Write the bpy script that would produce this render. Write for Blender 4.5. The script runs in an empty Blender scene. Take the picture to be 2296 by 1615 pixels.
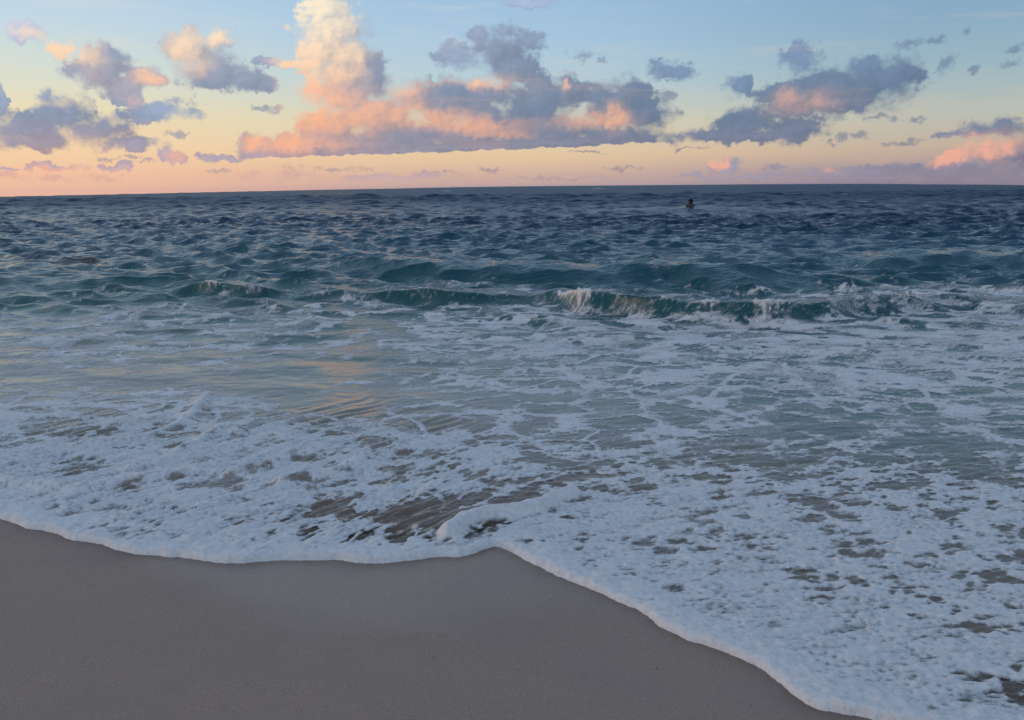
import bpy, bmesh, math, random
import numpy as np
from mathutils import Matrix, Vector

# ------------------------------------------------------------------ camera, sky, sun
S = bpy.context.scene
COL = S.collection
EYE = 1.75                       # metres above the still sea
W0, H0, F0 = 2296.0, 1615.0, 1803.0   # frame the layout was measured in, focal length in those pixels
PITCH, ROLL = math.radians(12.23), 0.0085
_f = np.array([0, math.cos(PITCH), -math.sin(PITCH)])
_u0 = np.array([0, math.sin(PITCH), math.cos(PITCH)])
_r0 = np.array([1.0, 0, 0])
CR = _r0*math.cos(ROLL) - _u0*math.sin(ROLL)
CU = _r0*math.sin(ROLL) + _u0*math.cos(ROLL)
CF = _f

cam_d = bpy.data.cameras.new('camera')
cam = bpy.data.objects.new('camera', cam_d)
COL.objects.link(cam)
cam_d.sensor_fit = 'HORIZONTAL'
cam_d.sensor_width = 36.0
cam_d.lens = 36.0*F0/W0
cam_d.clip_start, cam_d.clip_end = 0.05, 20000
M = Matrix.Identity(4)
for i in range(3):
    M[i][0], M[i][1], M[i][2] = CR[i], CU[i], -CF[i]
M[2][3] = EYE
cam.matrix_world = M
S.camera = cam

def ray(px, py):
    d = CF + CR*(px - W0/2)/F0 - CU*(py - H0/2)/F0
    return d/np.linalg.norm(d)
def ground(px, py, z=0.0):
    d = ray(px, py)
    t = (z - EYE)/d[2]
    return d[0]*t, d[1]*t
def project(x, y, z):
    zz = z - EYE
    a = x*CR[0] + y*CR[1] + zz*CR[2]
    b = x*CU[0] + y*CU[1] + zz*CU[2]
    c = x*CF[0] + y*CF[1] + zz*CF[2]
    c = np.maximum(c, 1e-3)
    return W0/2 + F0*a/c, H0/2 - F0*b/c
def azel(px, py):
    d = ray(px, py)
    return math.degrees(math.atan2(d[0], d[1])), math.degrees(math.asin(d[2]))

S.render.engine = 'CYCLES'
S.cycles.use_denoising = True
S.cycles.max_bounces = 8
S.cycles.diffuse_bounces = 2
S.cycles.glossy_bounces = 3
S.cycles.transparent_max_bounces = 12
S.cycles.caustics_reflective = False
S.cycles.caustics_refractive = False
S.cycles.sample_clamp_indirect = 4.0
S.view_settings.view_transform = 'Standard'
S.view_settings.look = 'None'
S.view_settings.exposure = 0.0
S.view_settings.gamma = 1.0
S.view_settings.use_curve_mapping = False

SUN_EL, SUN_AZ = 3.5, -96.0      # degrees; azimuth from the view axis, minus = to the left
SUN_STRENGTH = 0.34
sun_d = bpy.data.lights.new('sun', 'SUN')
sun_d.energy = SUN_STRENGTH
sun_d.angle = math.radians(3.0)
sun_d.color = (1.0, 0.60, 0.42)
sun = bpy.data.objects.new('sun', sun_d)
COL.objects.link(sun)
_sd = Vector((math.sin(math.radians(SUN_AZ))*math.cos(math.radians(SUN_EL)),
              math.cos(math.radians(SUN_AZ))*math.cos(math.radians(SUN_EL)),
              math.sin(math.radians(SUN_EL))))
sun.rotation_euler = _sd.to_track_quat('Z', 'Y').to_euler()

def lin(r, g, b):
    def f(c):
        c /= 255.0
        return c/12.92 if c <= 0.04045 else ((c + 0.055)/1.055)**2.4
    return (f(r), f(g), f(b), 1.0)

class NT:
    """small wrapper that adds nodes and links them"""
    def __init__(s, tree):
        s.t = tree
        tree.nodes.clear()
    def node(s, kind, **kw):
        n = s.t.nodes.new(kind)
        for k, v in kw.items():
            setattr(n, k, v)
        return n
    def put(s, sock, v):
        if isinstance(v, bpy.types.NodeSocket):
            s.t.links.new(v, sock)
        elif v is not None:
            sock.default_value = v
    def math(s, op, a, b=None, c=None, clamp=False):
        n = s.node('ShaderNodeMath', operation=op, use_clamp=clamp)
        for i, v in enumerate((a, b, c)):
            if v is not None:
                s.put(n.inputs[i], v)
        return n.outputs[0]
    def vec(s, op, a, b=None, c=None):
        n = s.node('ShaderNodeVectorMath', operation=op)
        for i, v in enumerate((a, b, c)):
            if v is not None:
                s.put(n.inputs[i], v)
        return n.outputs['Value'] if op in ('LENGTH', 'DOT_PRODUCT', 'DISTANCE') else n.outputs['Vector']
    def scale(s, a, k):
        n = s.node('ShaderNodeVectorMath', operation='SCALE')
        s.put(n.inputs[0], a); s.put(n.inputs['Scale'], k)
        return n.outputs['Vector']
    def mapr(s, v, a, b, c=0.0, d=1.0, smooth=True):
        n = s.node('ShaderNodeMapRange', interpolation_type='SMOOTHSTEP' if smooth else 'LINEAR')
        s.put(n.inputs[0], v); s.put(n.inputs[1], a); s.put(n.inputs[2], b); s.put(n.inputs[3], c); s.put(n.inputs[4], d)
        return n.outputs[0]
    def ramp(s, v, stops, interp='LINEAR'):
        n = s.node('ShaderNodeValToRGB')
        r = n.color_ramp
        r.interpolation = interp
        while len(r.elements) < len(stops):
            r.elements.new(0.5)
        for e, (p, c) in zip(r.elements, stops):
            e.position = p; e.color = c
        s.put(n.inputs[0], v)
        return n.outputs[0]
    def mix(s, f, a, b, blend='MIX'):
        n = s.node('ShaderNodeMix', data_type='RGBA', blend_type=blend)
        s.put(n.inputs[0], f); s.put(n.inputs[6], a); s.put(n.inputs[7], b)
        return n.outputs[2]
    def noise(s, v, scale, detail=5, rough=0.5, dim='3D', lac=2.0, dist=0.0, color=False):
        n = s.node('ShaderNodeTexNoise', noise_dimensions=dim)
        s.put(n.inputs['Vector'], v)
        n.inputs['Scale'].default_value = scale
        n.inputs['Detail'].default_value = detail
        n.inputs['Roughness'].default_value = rough
        n.inputs['Lacunarity'].default_value = lac
        n.inputs['Distortion'].default_value = dist
        return n.outputs[1] if color else n.outputs[0]

# --- clouds of the evening sky: centre and half axes in the measured frame
CLOUDS = [
 # tall tower
 (728,18,58,44),(736,-52,66,56),(800,132,54,42),(722,-120,52,50),(760,-180,40,44),(748,72,82,58),(755,128,88,56),(775,172,82,48),(822,185,60,52),(778,222,78,44),(716,120,48,70),(700,190,32,50),
 # long bank
 (742,282,72,56),(840,262,120,62),(935,222,64,46),(1000,232,78,58),(1100,212,84,44),(1100,272,150,64),(1215,225,70,60),
 (1270,212,46,44),(1385,228,80,54),(1440,262,68,44),(1290,288,190,42),(1000,306,270,42),(780,328,190,28),(700,336,150,22),
 (860,342,270,14),(1250,322,240,18),(1050,334,300,14),
 (578,336,48,34),(600,350,70,14),(1390,300,110,30),(500,356,60,9),(655,325,60,24),
 # pink pair left of the tower, with a grey skirt
 (432,112,66,50),(492,92,40,34),(480,160,92,46),(548,178,62,36),(602,190,34,26),(640,137,80,9),(700,140,44,16),
 # mauve one further left
 (245,140,62,40),(205,165,60,40),(140,104,32,16),(325,176,44,22),(268,198,60,26),(290,222,38,16),
 # dark bank at the left edge
 (50,290,112,42),(150,262,70,46),(112,226,36,24),(215,292,84,40),(285,318,58,18),(2,240,18,50),(70,318,120,24),
 # slanting grey ones
 (365,250,78,22),(320,266,62,12),
 # grey above the bank
 (1118,112,62,42),(1150,158,66,36),(1024,128,44,28),(1080,80,34,24),(1185,92,46,28),(1130,66,30,18),
 (1505,160,54,24),(1475,150,24,14),
 # large dark one at the right and the flat one below it
 (1890,196,150,50),(2000,180,66,60),(1800,136,42,38),(1660,196,30,30),(1772,222,86,40),(1850,236,130,30),(1940,150,60,26),
 (1690,276,100,40),(1590,304,130,17),(1770,294,84,26),(1700,306,140,16),
 (2235,290,90,24),(2135,302,36,9),(2190,302,60,14),
 # lit heap at the right edge over a grey bank
 (2215,345,62,32),(2145,358,44,20),(2270,345,50,40),(2130,384,170,22),(1900,386,130,14),(2050,400,260,9),(1700,396,200,6),(1630,372,36,18),(2296,392,160,14),
 # small ones over the horizon and near the top
 (1190,6,62,14),(54,76,46,20),(125,378,74,9),(262,372,40,9),(372,345,20,22),(392,352,22,16),(20,374,40,6),
 (900,398,120,8),
]
# torn scraps and far thin clouds
SCRAPS = [
 (2040,100,44,14),(2090,90,30,10),(2122,146,30,24),(2192,152,12,14),(2280,142,36,14),(2160,68,18,12),(2275,105,20,10),
 (1888,306,20,16),(1932,302,26,11),(2020,318,64,8),(2050,268,24,11),(1975,262,40,8),(1860,322,20,8),
 (1318,120,40,14),(1350,136,22,6),(1310,344,50,4),(1400,376,60,5),(1540,336,50,4),(300,350,22,6),(245,352,34,6),(330,362,30,6),(480,384,40,6),(405,228,44,10),(1740,376,46,8),(640,388,60,18),(230,398,46,16),(120,404,60,10),
 (1480,232,36,20),(1500,215,28,14),(620,250,24,10),(400,300,40,8),(760,380,80,8),(990,388,70,6),(1100,384,40,6),(1250,400,120,5),(2060,262,30,8),(1820,290,30,10),(590,245,20,8),(640,60,14,10),(560,392,40,10),(30,392,60,14),
]
# where the low sun still reaches them: centre, half axes, strength
LIT = [
 (712,-60,66,80,1.2),(752,95,70,95,.75),(715,-140,50,60,.9),
 (700,70,70,110,1.1),(735,20,50,60,.6),(690,190,50,80,.9),(790,25,22,22,.9),(750,165,56,26,.55),(790,120,34,22,.4),
 (760,262,110,44,.85),(860,250,110,30,.85),(960,262,100,16,.8),(1060,284,90,14,.8),(1130,302,60,10,.7),
 (905,200,44,18,.75),(990,184,60,10,.45),(1088,184,44,20,.95),(690,330,120,22,.6),(580,318,40,20,.6),(650,288,34,40,.55),
 (1150,276,110,14,.22),(1382,256,26,26,.75),(1320,268,70,16,.5),(1270,190,14,14,.7),(1290,250,50,40,.22),(1400,270,60,26,.3),
 (412,100,52,50,.9),(490,78,40,28,.8),(440,150,40,30,.4),(130,102,40,20,.85),(190,118,46,26,.65),(330,176,40,20,.65),(220,180,70,34,.35),
 (300,224,30,16,.3),(120,332,60,10,.5),(240,330,60,8,.3),(1780,236,80,30,.45),(1760,208,20,18,.3),(1860,228,70,40,.22),
 (2180,334,90,26,.95),(2130,358,40,14,.8),(2250,322,50,24,.8),(1610,362,22,14,.9),(1850,378,30,6,.6),(610,385,90,20,.6),(220,396,120,20,.7),(60,400,90,20,.7),
 (54,76,40,18,.3),(400,350,30,20,.45),(1170,190,60,40,.2),
]

def build_world():
    w = bpy.data.worlds.new('World')
    S.world = w
    w.use_nodes = True
    n = NT(w.node_tree)
    tc = n.node('ShaderNodeTexCoord').outputs['Generated']
    sep = n.node('ShaderNodeSeparateXYZ'); n.put(sep.inputs[0], n.vec('NORMALIZE', tc))
    az = n.math('MULTIPLY', n.math('ARCTAN2', sep.outputs[0], sep.outputs[1]), 57.29578)
    el = n.math('MULTIPLY', n.math('ARCSINE', sep.outputs[2]), 57.29578)
    elc = n.math('MAXIMUM', el, 0.0)
    # clear sky: three colour columns over elevation, blended round the compass away from the sunset
    e01 = n.math('POWER', n.math('DIVIDE', elc, 90.0), 0.5)
    def col(stops):
        return n.ramp(e01, [((e/90.0)**0.5, lin(*c)) for e, c in stops])
    left = col([(0,(236,186,166)),(0.9,(248,198,166)),(2.4,(250,214,172)),(4.6,(241,226,188)),(7.2,(218,227,216)),(10,(198,220,234)),(13,(180,208,234)),(30,(152,178,206)),(90,(128,141,168))])
    mid = col([(0,(184,162,166)),(0.7,(210,178,166)),(2.0,(234,203,166)),(4.2,(222,214,188)),(6.6,(190,211,218)),(9.5,(172,203,228)),(13,(158,194,226)),(30,(144,170,200)),(90,(128,141,168))])
    right = col([(0,(142,134,154)),(0.8,(160,148,158)),(2.2,(200,180,162)),(4.2,(188,194,184)),(6.6,(160,186,198)),(9.5,(140,175,200)),(13,(132,166,198)),(30,(116,140,172)),(90,(128,141,168))])
    glow = col([(0,(255,190,120)),(4,(255,204,150)),(10,(246,214,184)),(20,(200,204,208)),(40,(140,164,194)),(90,(128,141,168))])
    dl = n.math('MULTIPLY', n.math('ARCCOSINE', n.math('COSINE', n.math('MULTIPLY', n.math('SUBTRACT', az, SUN_AZ), math.pi/180))), 180/math.pi)
    f1 = n.mapr(dl, 64.0, 98.0)
    f2 = n.mapr(dl, 94.0, 126.0)
    clear = n.mix(f2, n.mix(f1, n.mix(n.mapr(dl, 15.0, 60.0), glow, left), mid), right)
    sky = n.node('ShaderNodeTexSky', sky_type='NISHITA')
    sky.sun_disc = False
    sky.sun_elevation = math.radians(SUN_EL)
    sky.sun_rotation = math.radians(SUN_AZ)
    nis = n.node('ShaderNodeMix', data_type='RGBA', blend_type='MULTIPLY')
    nis.inputs[0].default_value = 1.0
    n.put(nis.inputs[6], sky.outputs[0]); nis.inputs[7].default_value = (0.10, 0.10, 0.10, 1)
    clear = n.mix(0.06, clear, nis.outputs[2])
    # cloud field
    comb = n.node('ShaderNodeCombineXYZ'); n.put(comb.inputs[0], az); n.put(comb.inputs[1], el)
    p = comb.outputs[0]
    wa = n.noise(p, 0.55, 3, 0.55, '2D', color=True)
    wb = n.noise(p, 2.3, 4, 0.6, '2D', color=True)
    pw = n.vec('ADD', p, n.vec('MULTIPLY', n.vec('SUBTRACT', wa, (0.5,0.5,0.5)), (1.7,1.1,0)))
    pw = n.vec('ADD', pw, n.vec('MULTIPLY', n.vec('SUBTRACT', wb, (0.5,0.5,0.5)), (0.75,0.62,0)))
    def chain(q, items):
        acc = None
        for (cx, cy, rx, ry) in items:
            a0, e0 = azel(cx, cy)
            a1, _ = azel(cx + rx, cy); a2, _ = azel(cx - rx, cy)
            _, e1 = azel(cx, cy - ry); _, e2 = azel(cx, cy + ry)
            ra, re = max(abs(a1 - a2)/2, .05), max(abs(e1 - e2)/2, .05)
            r = n.vec('LENGTH', n.vec('MULTIPLY_ADD', q, (1/ra, 1/re, 0), (-a0/ra, -e0/re, 0)))
            acc = r if acc is None else n.math('SMOOTH_MIN', acc, r, 0.22)
        return acc
    R1 = chain(pw, CLOUDS)
    pl = n.vec('ADD', pw, (-0.55, 0.22, 0))
    R2 = chain(pl, [c for c in CLOUDS if c[2]*c[3] > 1900])
    R1b = chain(pw, [c for c in CLOUDS if c[2]*c[3] > 1900]) if False else R1
    psq = n.vec('MULTIPLY', p, (1.0, 1.25, 0))
    def billow(q, det):
        v = n.node('ShaderNodeTexVoronoi', voronoi_dimensions='2D', feature='SMOOTH_F1', normalize=True)
        n.put(v.inputs['Vector'], q); v.inputs['Scale'].default_value = 1.05
        v.inputs['Detail'].default_value = det; v.inputs['Roughness'].default_value = 0.55
        v.inputs['Smoothness'].default_value = 0.35
        return n.math('SUBTRACT', 0.62, v.outputs['Distance'])
    qb = n.vec('ADD', psq, n.vec('MULTIPLY', n.vec('SUBTRACT', wb, (0.5,0.5,0.5)), (0.5,0.5,0)))
    v1 = billow(qb, 3.4)
    v2 = billow(n.vec('ADD', qb, (-0.17, 0.15, 0)), 1.6)
    n1 = n.noise(psq, 1.15, 8, 0.60, '2D')
    s1 = n.noise(psq, 1.15, 3.5, 0.5, '2D')
    n2 = n.noise(n.vec('ADD', psq, (-0.22, 0.15, 0)), 1.15, 3.5, 0.5, '2D')
    nb = n.noise(psq, 0.35, 3, 0.5, '2D')
    # density: inside radius 1, broken up by noise; softness changes over the sky
    h1 = n.math('ADD', n.math('SUBTRACT', 1.16, R1), n.math('ADD', n.math('MULTIPLY', n.math('SUBTRACT', n1, 0.5), 1.0), n.math('MULTIPLY', n.math('SUBTRACT', v1, 0.25), 0.42)))
    (bx0, by0), (bx1, by1) = azel(560, 359), azel(1490, 322)
    base = n.math('MULTIPLY_ADD', n.math('SUBTRACT', az, bx0), (by1 - by0)/(bx1 - bx0), by0)
    dbase = n.math('SUBTRACT', el, n.math('MULTIPLY_ADD', n.math('ADD', n.math('SUBTRACT', s1, 0.5), n.math('MULTIPLY', n.math('SUBTRACT', n1, 0.5), 0.25)), 0.40, base))
    inb = n.math('MULTIPLY', n.mapr(az, bx0 - 0.8, bx0 + 2.0), n.mapr(az, bx1 + 1.0, bx1 - 2.5))
    band = n.math('MULTIPLY', inb, n.mapr(dbase, 0.22, -0.16))
    band = n.math('MULTIPLY', band, n.mapr(dbase, -0.75, -0.50))
    h1 = n.math('SUBTRACT', h1, n.math('MULTIPLY', band, 2.5))
    up = n.math('MULTIPLY', n.math('MULTIPLY', inb, n.mapr(dbase, 0.0, 0.25)), n.mapr(dbase, 0.9, 0.3))
    h1 = n.math('ADD', h1, n.math('MULTIPLY', up, 0.5))
    soft = n.mapr(nb, 0.38, 0.62, 0.30, 0.95)
    dens = n.mapr(h1, -0.06, soft)
    R3 = chain(pw, SCRAPS)
    h3 = n.math('ADD', n.math('SUBTRACT', 1.12, R3), n.math('MULTIPLY', n.math('SUBTRACT', n1, 0.5), 2.2))
    dens = n.math('MAXIMUM', dens, n.math('MULTIPLY', n.mapr(h3, 0.0, 1.0), 0.72))
    dens = n.math('MULTIPLY', dens, n.mapr(el, 0.0, 1.3, 0.35, 1.0))
    # shading: how much the field falls off towards the sun, plus the lit regions
    g_big = n.math('MULTIPLY', n.math('SUBTRACT', R2, R1), 0.9)
    g_sm = n.math('ADD', n.math('MULTIPLY', n.math('SUBTRACT', s1, n2), 1.7), n.math('MULTIPLY', n.math('SUBTRACT', v1, v2), 0.25))
    W = None
    for (cx, cy, rx, ry, k) in LIT:
        a0, e0 = azel(cx, cy)
        a1, _ = azel(cx + rx, cy); a2, _ = azel(cx - rx, cy)
        _, e1 = azel(cx, cy - ry); _, e2 = azel(cx, cy + ry)
        ra, re = abs(a1 - a2)/2, abs(e1 - e2)/2
        q = n.vec('MULTIPLY_ADD', pw, (1/ra, 1/re, 0), (-a0/ra, -e0/re, 0))
        r2 = n.math('MULTIPLY', n.vec('DOT_PRODUCT', q, q), -0.9)
        g = n.math('EXPONENT', r2)
        W = n.math('MULTIPLY', g, k) if W is None else n.math('MULTIPLY_ADD', g, k, W)
    rel = n.math('ADD', n.math('MULTIPLY_ADD', g_big, 0.75, 0.72), n.math('MULTIPLY', g_sm, 0.34))
    ws = n.math('SUBTRACT', 1.0, n.math('EXPONENT', n.math('MULTIPLY', n.math('MULTIPLY', W, W), -2.5)))
    lit = n.math('MULTIPLY', ws, n.math('MAXIMUM', rel, 0.12), clamp=True)
    eln = n.math('DIVIDE', elc, 14.0, clamp=True)
    litc = n.ramp(eln, [(0.0, lin(226,168,158)),(0.10, lin(246,178,150)),(0.30, lin(250,184,146)),(0.44, lin(250,192,160)),(0.56, lin(252,214,180)),(0.78, lin(255,238,208)),(1.0, lin(255,240,214))])
    litc = n.mix(n.mapr(az, 4.0, 30.0, 0.0, 0.30), litc, lin(206,160,158))
    dark_l = n.ramp(eln, [(0.0, lin(200,160,160)),(0.12, lin(166,152,166)),(0.32, lin(132,146,172)),(0.7, lin(160,168,188)),(1.0, lin(184,190,206))])
    dark_r = n.ramp(eln, [(0.0, lin(132,128,152)),(0.14, lin(128,132,154)),(0.30, lin(102,122,150)),(0.7, lin(116,138,166)),(1.0, lin(130,152,182))])
    dark = n.mix(n.mapr(az, -22.0, 16.0), dark_l, dark_r)
    # gentle internal light and dark of the shaded cloud
    dv = n.math('ADD', 1.0, n.math('ADD', n.math('MULTIPLY', g_sm, 0.15), n.math('MULTIPLY', g_big, 0.22)))
    dv = n.math('MAXIMUM', dv, 0.7)
    dk = n.node('ShaderNodeVectorMath', operation='SCALE'); n.put(dk.inputs[0], dark); n.put(dk.inputs['Scale'], dv)
    cc = n.mix(lit, dk.outputs[0], litc)
    # thin edges let the clear sky through
    final = n.mix(n.math('MULTIPLY', dens, 0.96), clear, cc)
    # faint high streaks
    st = n.noise(n.vec('MULTIPLY', p, (0.10, 0.9, 0)), 1.0, 6, 0.6, '2D')
    final = n.mix(n.math('MULTIPLY', n.mapr(st, 0.52, 0.72), 0.10), final, litc)
    bg = n.node('ShaderNodeBackground'); n.put(bg.inputs[0], final); bg.inputs[1].default_value = 1.0
    out = n.node('ShaderNodeOutputWorld'); n.put(out.inputs[0], bg.outputs[0])
    w.cycles.sampling_method = 'MANUAL'
    w.cycles.sample_map_resolution = 512
build_world()

# ------------------------------------------------------------------ numpy noise
RNG = np.random.default_rng(11)
_P = RNG.permutation(4096).astype(np.int32)
_P = np.concatenate([_P, _P])
_GA = RNG.uniform(0, 2*np.pi, 4096)
_GX, _GY = np.cos(_GA).astype(np.float32), np.sin(_GA).astype(np.float32)
_CX, _CY = RNG.uniform(0, 1, 4096).astype(np.float32), RNG.uniform(0, 1, 4096).astype(np.float32)
def _hash(ix, iy, seed):
    return _P[(_P[(ix + seed*131) & 4095] + iy) & 4095]
def perlin(x, y, seed=0):
    x = np.asarray(x, np.float32); y = np.asarray(y, np.float32)
    fx, fy = np.floor(x), np.floor(y)
    ix, iy = fx.astype(np.int32), fy.astype(np.int32)
    dx, dy = x - fx, y - fy
    u = dx*dx*dx*(dx*(dx*6 - 15) + 10); v = dy*dy*dy*(dy*(dy*6 - 15) + 10)
    def g(a, b):
        h = _hash(ix + a, iy + b, seed)
        return _GX[h]*(dx - a) + _GY[h]*(dy - b)
    a = g(0, 0); b = g(1, 0); c = g(0, 1); d = g(1, 1)
    return 1.4*((a + u*(b - a)) + v*((c + u*(d - c)) - (a + u*(b - a))))
def fbm(x, y, oct=4, seed=0, gain=0.5):
    s = 0; a = 1.0; k = 1.0; t = 0
    for o in range(oct):
        s = s + a*perlin(x*k, y*k, seed + o*7); t += a; a *= gain; k *= 2.03
    return s/t
def worley(x, y, seed=0):
    """F1 and F2 distances"""
    x = np.asarray(x, np.float32); y = np.asarray(y, np.float32)
    fx, fy = np.floor(x), np.floor(y)
    ix, iy = fx.astype(np.int32), fy.astype(np.int32)
    dx, dy = x - fx, y - fy
    f1 = np.full(x.shape, 9.0, np.float32); f2 = f1.copy()
    for a in (-1, 0, 1):
        for b in (-1, 0, 1):
            h = _hash(ix + a, iy + b, seed)
            d = (a + _CX[h] - dx)**2 + (b + _CY[h] - dy)**2
            f2 = np.minimum(f2, np.maximum(f1, d)); f1 = np.minimum(f1, d)
    return np.sqrt(f1), np.sqrt(f2)
def sstep(a, b, x):
    t = np.clip((x - a)/(b - a), 0, 1)
    return t*t*(3 - 2*t)
_rankt = {}
def rank(v):
    s = np.sort(v.ravel()[::37])
    return np.interp(v, s, np.linspace(0, 1, len(s))).astype(np.float32)

# ------------------------------------------------------------------ shoreline and levels
EDGE_PX = [(-620,940),(-400,1030),(-200,1105),(-80,1140),(0,1163),(60,1182),(110,1190),(170,1210),(200,1214),(250,1228),(300,1243),(360,1246),(420,1251),(480,1260),(550,1264),(610,1258),(680,1255),
           (750,1254),(800,1262),(860,1262),(900,1258),(960,1252),(1000,1247),(1030,1248),(1065,1240),(1095,1229),(1108,1226),(1122,1229),(1160,1243),(1200,1266),(1250,1292),(1310,1316),
           (1370,1342),(1440,1372),(1480,1402),(1540,1434),(1620,1464),(1700,1492),(1760,1537),(1810,1580),(1850,1594),(1950,1613),(2050,1632),(2200,1690),(2400,1790),(2700,1950),(3100,2150),(3900,2450)]
EDGE = np.array([ground(*p) for p in EDGE_PX])
RIDGE_PX = [(1006,1200),(1022,1190),(1045,1172),(1090,1160),(1130,1156),(1200,1144),(1240,1124),(1285,1110)]
RIDGE = np.array([ground(*p, 0.02) for p in RIDGE_PX])
LRIDGE_PX = [[(-60,1085),(60,1092),(120,1098),(180,1103),(260,1090),(360,1072),(480,1060)],
            [(-20,1030),(60,1018),(140,1006),(230,998),(330,985),(400,960),(432,935),(452,905),(466,885)],
             [(300,1052),(380,1030),(440,1000),(486,975),(500,962),(540,975)],[(520,1070),(640,1042),(760,1000)],[(640,1085),(760,1060),(860,1020),(960,1000)]]
LRIDGES = [np.array([ground(*p, 0.01) for p in L]) for L in LRIDGE_PX]

def polydist(x, y, P):
    d = np.full(x.shape, 1e9, np.float32)
    for (ax, ay), (bx, by) in zip(P[:-1], P[1:]):
        ex, ey = bx - ax, by - ay
        t = np.clip(((x - ax)*ex + (y - ay)*ey)/(ex*ex + ey*ey), 0, 1)
        d = np.minimum(d, (x - ax - t*ex)**2 + (y - ay - t*ey)**2)
    return np.sqrt(d)
_ey = lambda x: np.interp(x, EDGE[:, 0], EDGE[:, 1])
def shore(x, y):
    """signed distance seaward of the swash edge, with small scallops"""
    d = polydist(x, y, EDGE)
    s = np.where(y > _ey(x), d, -d)
    w = 0.022*fbm(x/0.22, y/0.22, 3, 5) + 0.007*fbm(x/0.035, y/0.035, 2, 9)
    return s + w*np.exp(-np.abs(s)/0.25)
SLOPE = 0.045
def bed(s):
    return np.where(s < 0, -SLOPE*s*0.8, -SLOPE*s - 0.004*np.maximum(s - 2, 0)**2)

# rows and columns of the sea grid (finer where it is near)
ys = [1.0]
while ys[-1] < 45:
    y = ys[-1]
    st = y*y/(EYE*804)*1.06
    if y < 2.1: st = 0.022
    if 8.5 < y < 17: st *= 0.5
    ys.append(y + min(st, 0.15))
while ys[-1] < 160: ys.append(ys[-1]*1.0065)
YS = np.array(ys); NFAR = 100
XC = np.linspace(-0.90, 0.90, 1010)
# where the sea meets the sky, per bearing (metres)
YMAX = np.interp(XC, [-0.90,-0.62,-0.45,-0.30,-0.14,0.05,0.30,0.50,0.62,0.90],
                     [170, 212, 300, 440, 800, 2400, 2400, 700, 400, 260])
ny = len(YS) + NFAR
Y = np.zeros((ny, len(XC))); Y[:len(YS)] = YS[:, None]
t = (np.arange(1, NFAR + 1)/NFAR)[:, None]
Y[len(YS):] = YS[-1]*(YMAX[None, :]/YS[-1])**t
X = XC[None, :]*(Y + 1.5*np.exp(-Y/14))
NEAR = int(np.searchsorted(YS, 19.0))          # rows that can carry shore detail

# ------------------------------------------------------------------ sea surface
s_full = np.full(X.shape, 50.0, np.float32)
s_full[:NEAR] = shore(X[:NEAR], Y[:NEAR])
off = Y - _ey(X)
s_full[NEAR:] = off[NEAR:]
Z = np.zeros(X.shape, np.float32)
DX = np.zeros(X.shape, np.float32); DY = np.zeros(X.shape, np.float32)
rs = np.random.default_rng(5)
amp_env = sstep(5.0, 17.0, Y)
NW = 84
for k in range(NW):
    L = 0.28*(110.0**(k/(NW - 1.0)))               # 0.28 to 31 m
    th = rs.normal(0, 0.60) + math.radians(-8)
    kx, ky = math.sin(th)*2*math.pi/L, -math.cos(th)*2*math.pi/L
    slope = 0.112*min(1.0, (0.85/L))**1.0*min(1.0, L/0.4)**0.4
    slope = max(slope, 0.058*math.exp(-(L/17)**2))
    a = slope*L/(2*math.pi)*rs.uniform(0.6, 1.35)
    ph = rs.uniform(0, 2*math.pi)
    dy = np.where(Y < 45, 0.15, np.where(Y < 160, Y*0.0065, Y*0.022))
    lod = np.clip(1.7 - dy/(0.36*L), 0, 1)
    e = amp_env*lod
    if L > 1.6: e = e*sstep(9.0*L, 20.0*L, Y)      # the long ones only stand up in deeper water
    arg = kx*X + ky*Y + ph + 1.1*np.sin(0.21*X + 0.17*Y + k)
    Z += (a*e*np.cos(arg)).astype(np.float32)
    q = 0.9
    DX -= (q*a*e*math.sin(th)*np.sin(arg)).astype(np.float32)
    DY += (q*a*e*math.cos(th)*np.sin(arg)).astype(np.float32)
gustmap = 1.0 + 0.55*fbm(X/9.0, Y/14.0, 3, 31)
Z *= gustmap; DX *= gustmap; DY *= gustmap

def crest_wave(pts, front, back, lean):
    """a single wave ridge along measured crest points (x, y, height)"""
    global Z, DY
    P = np.array([(*ground(px, py, h), h) for px, py, h in pts])
    o = np.argsort(P[:, 0]); P = P[o]
    xs = X[:NEAR + 60]
    yc = np.interp(xs, P[:, 0], P[:, 1]) + 0.10*fbm(xs/0.7, xs*0 + 3.3, 3, 17)
    A = np.interp(xs, P[:, 0], P[:, 2], left=0, right=0)
    A = A*(1 + 0.22*fbm(xs/0.45, xs*0 + 1.7, 3, 19))
    d = Y[:NEAR + 60] - yc
    f = front*(0.75 + 0.25*np.clip(A/0.3, 0, 1.3))
    prof = np.where(d < 0, np.exp(-(np.abs(d)/f)**2.2*1.2), np.exp(-(d/back)**1.7))
    trough = -0.09*np.exp(-((d + 1.75*front)/(0.8*front))**2)
    Z[:NEAR + 60] = Z[:NEAR + 60]*(1 - 0.5*prof*np.clip(A/0.2, 0, 1)) + A*(prof + trough)
    DY[:NEAR + 60] -= lean*A*np.where(d < 0, prof**2, np.exp(-(d/(front*0.7))**2))
    return A, d, prof
SWELL = crest_wave([(640,606,0),(700,602,.05),(780,592,.14),(860,574,.28),(930,580,.27),(1000,585,.28),(1100,588,.27),(1250,592,.25),(1400,596,.24),(1480,581,.32),(1560,588,.33),(1650,598,.30),(1720,606,.2),(1800,622,.08),(1880,632,0)], 0.95, 1.5, 0.5)
RSWELL = crest_wave([(1880,590,0),(1960,584,.12),(2080,564,.24),(2180,566,.22),(2296,572,.22),(2500,580,.2),(2800,590,.1)], 0.9, 1.6, 0.4)
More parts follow.
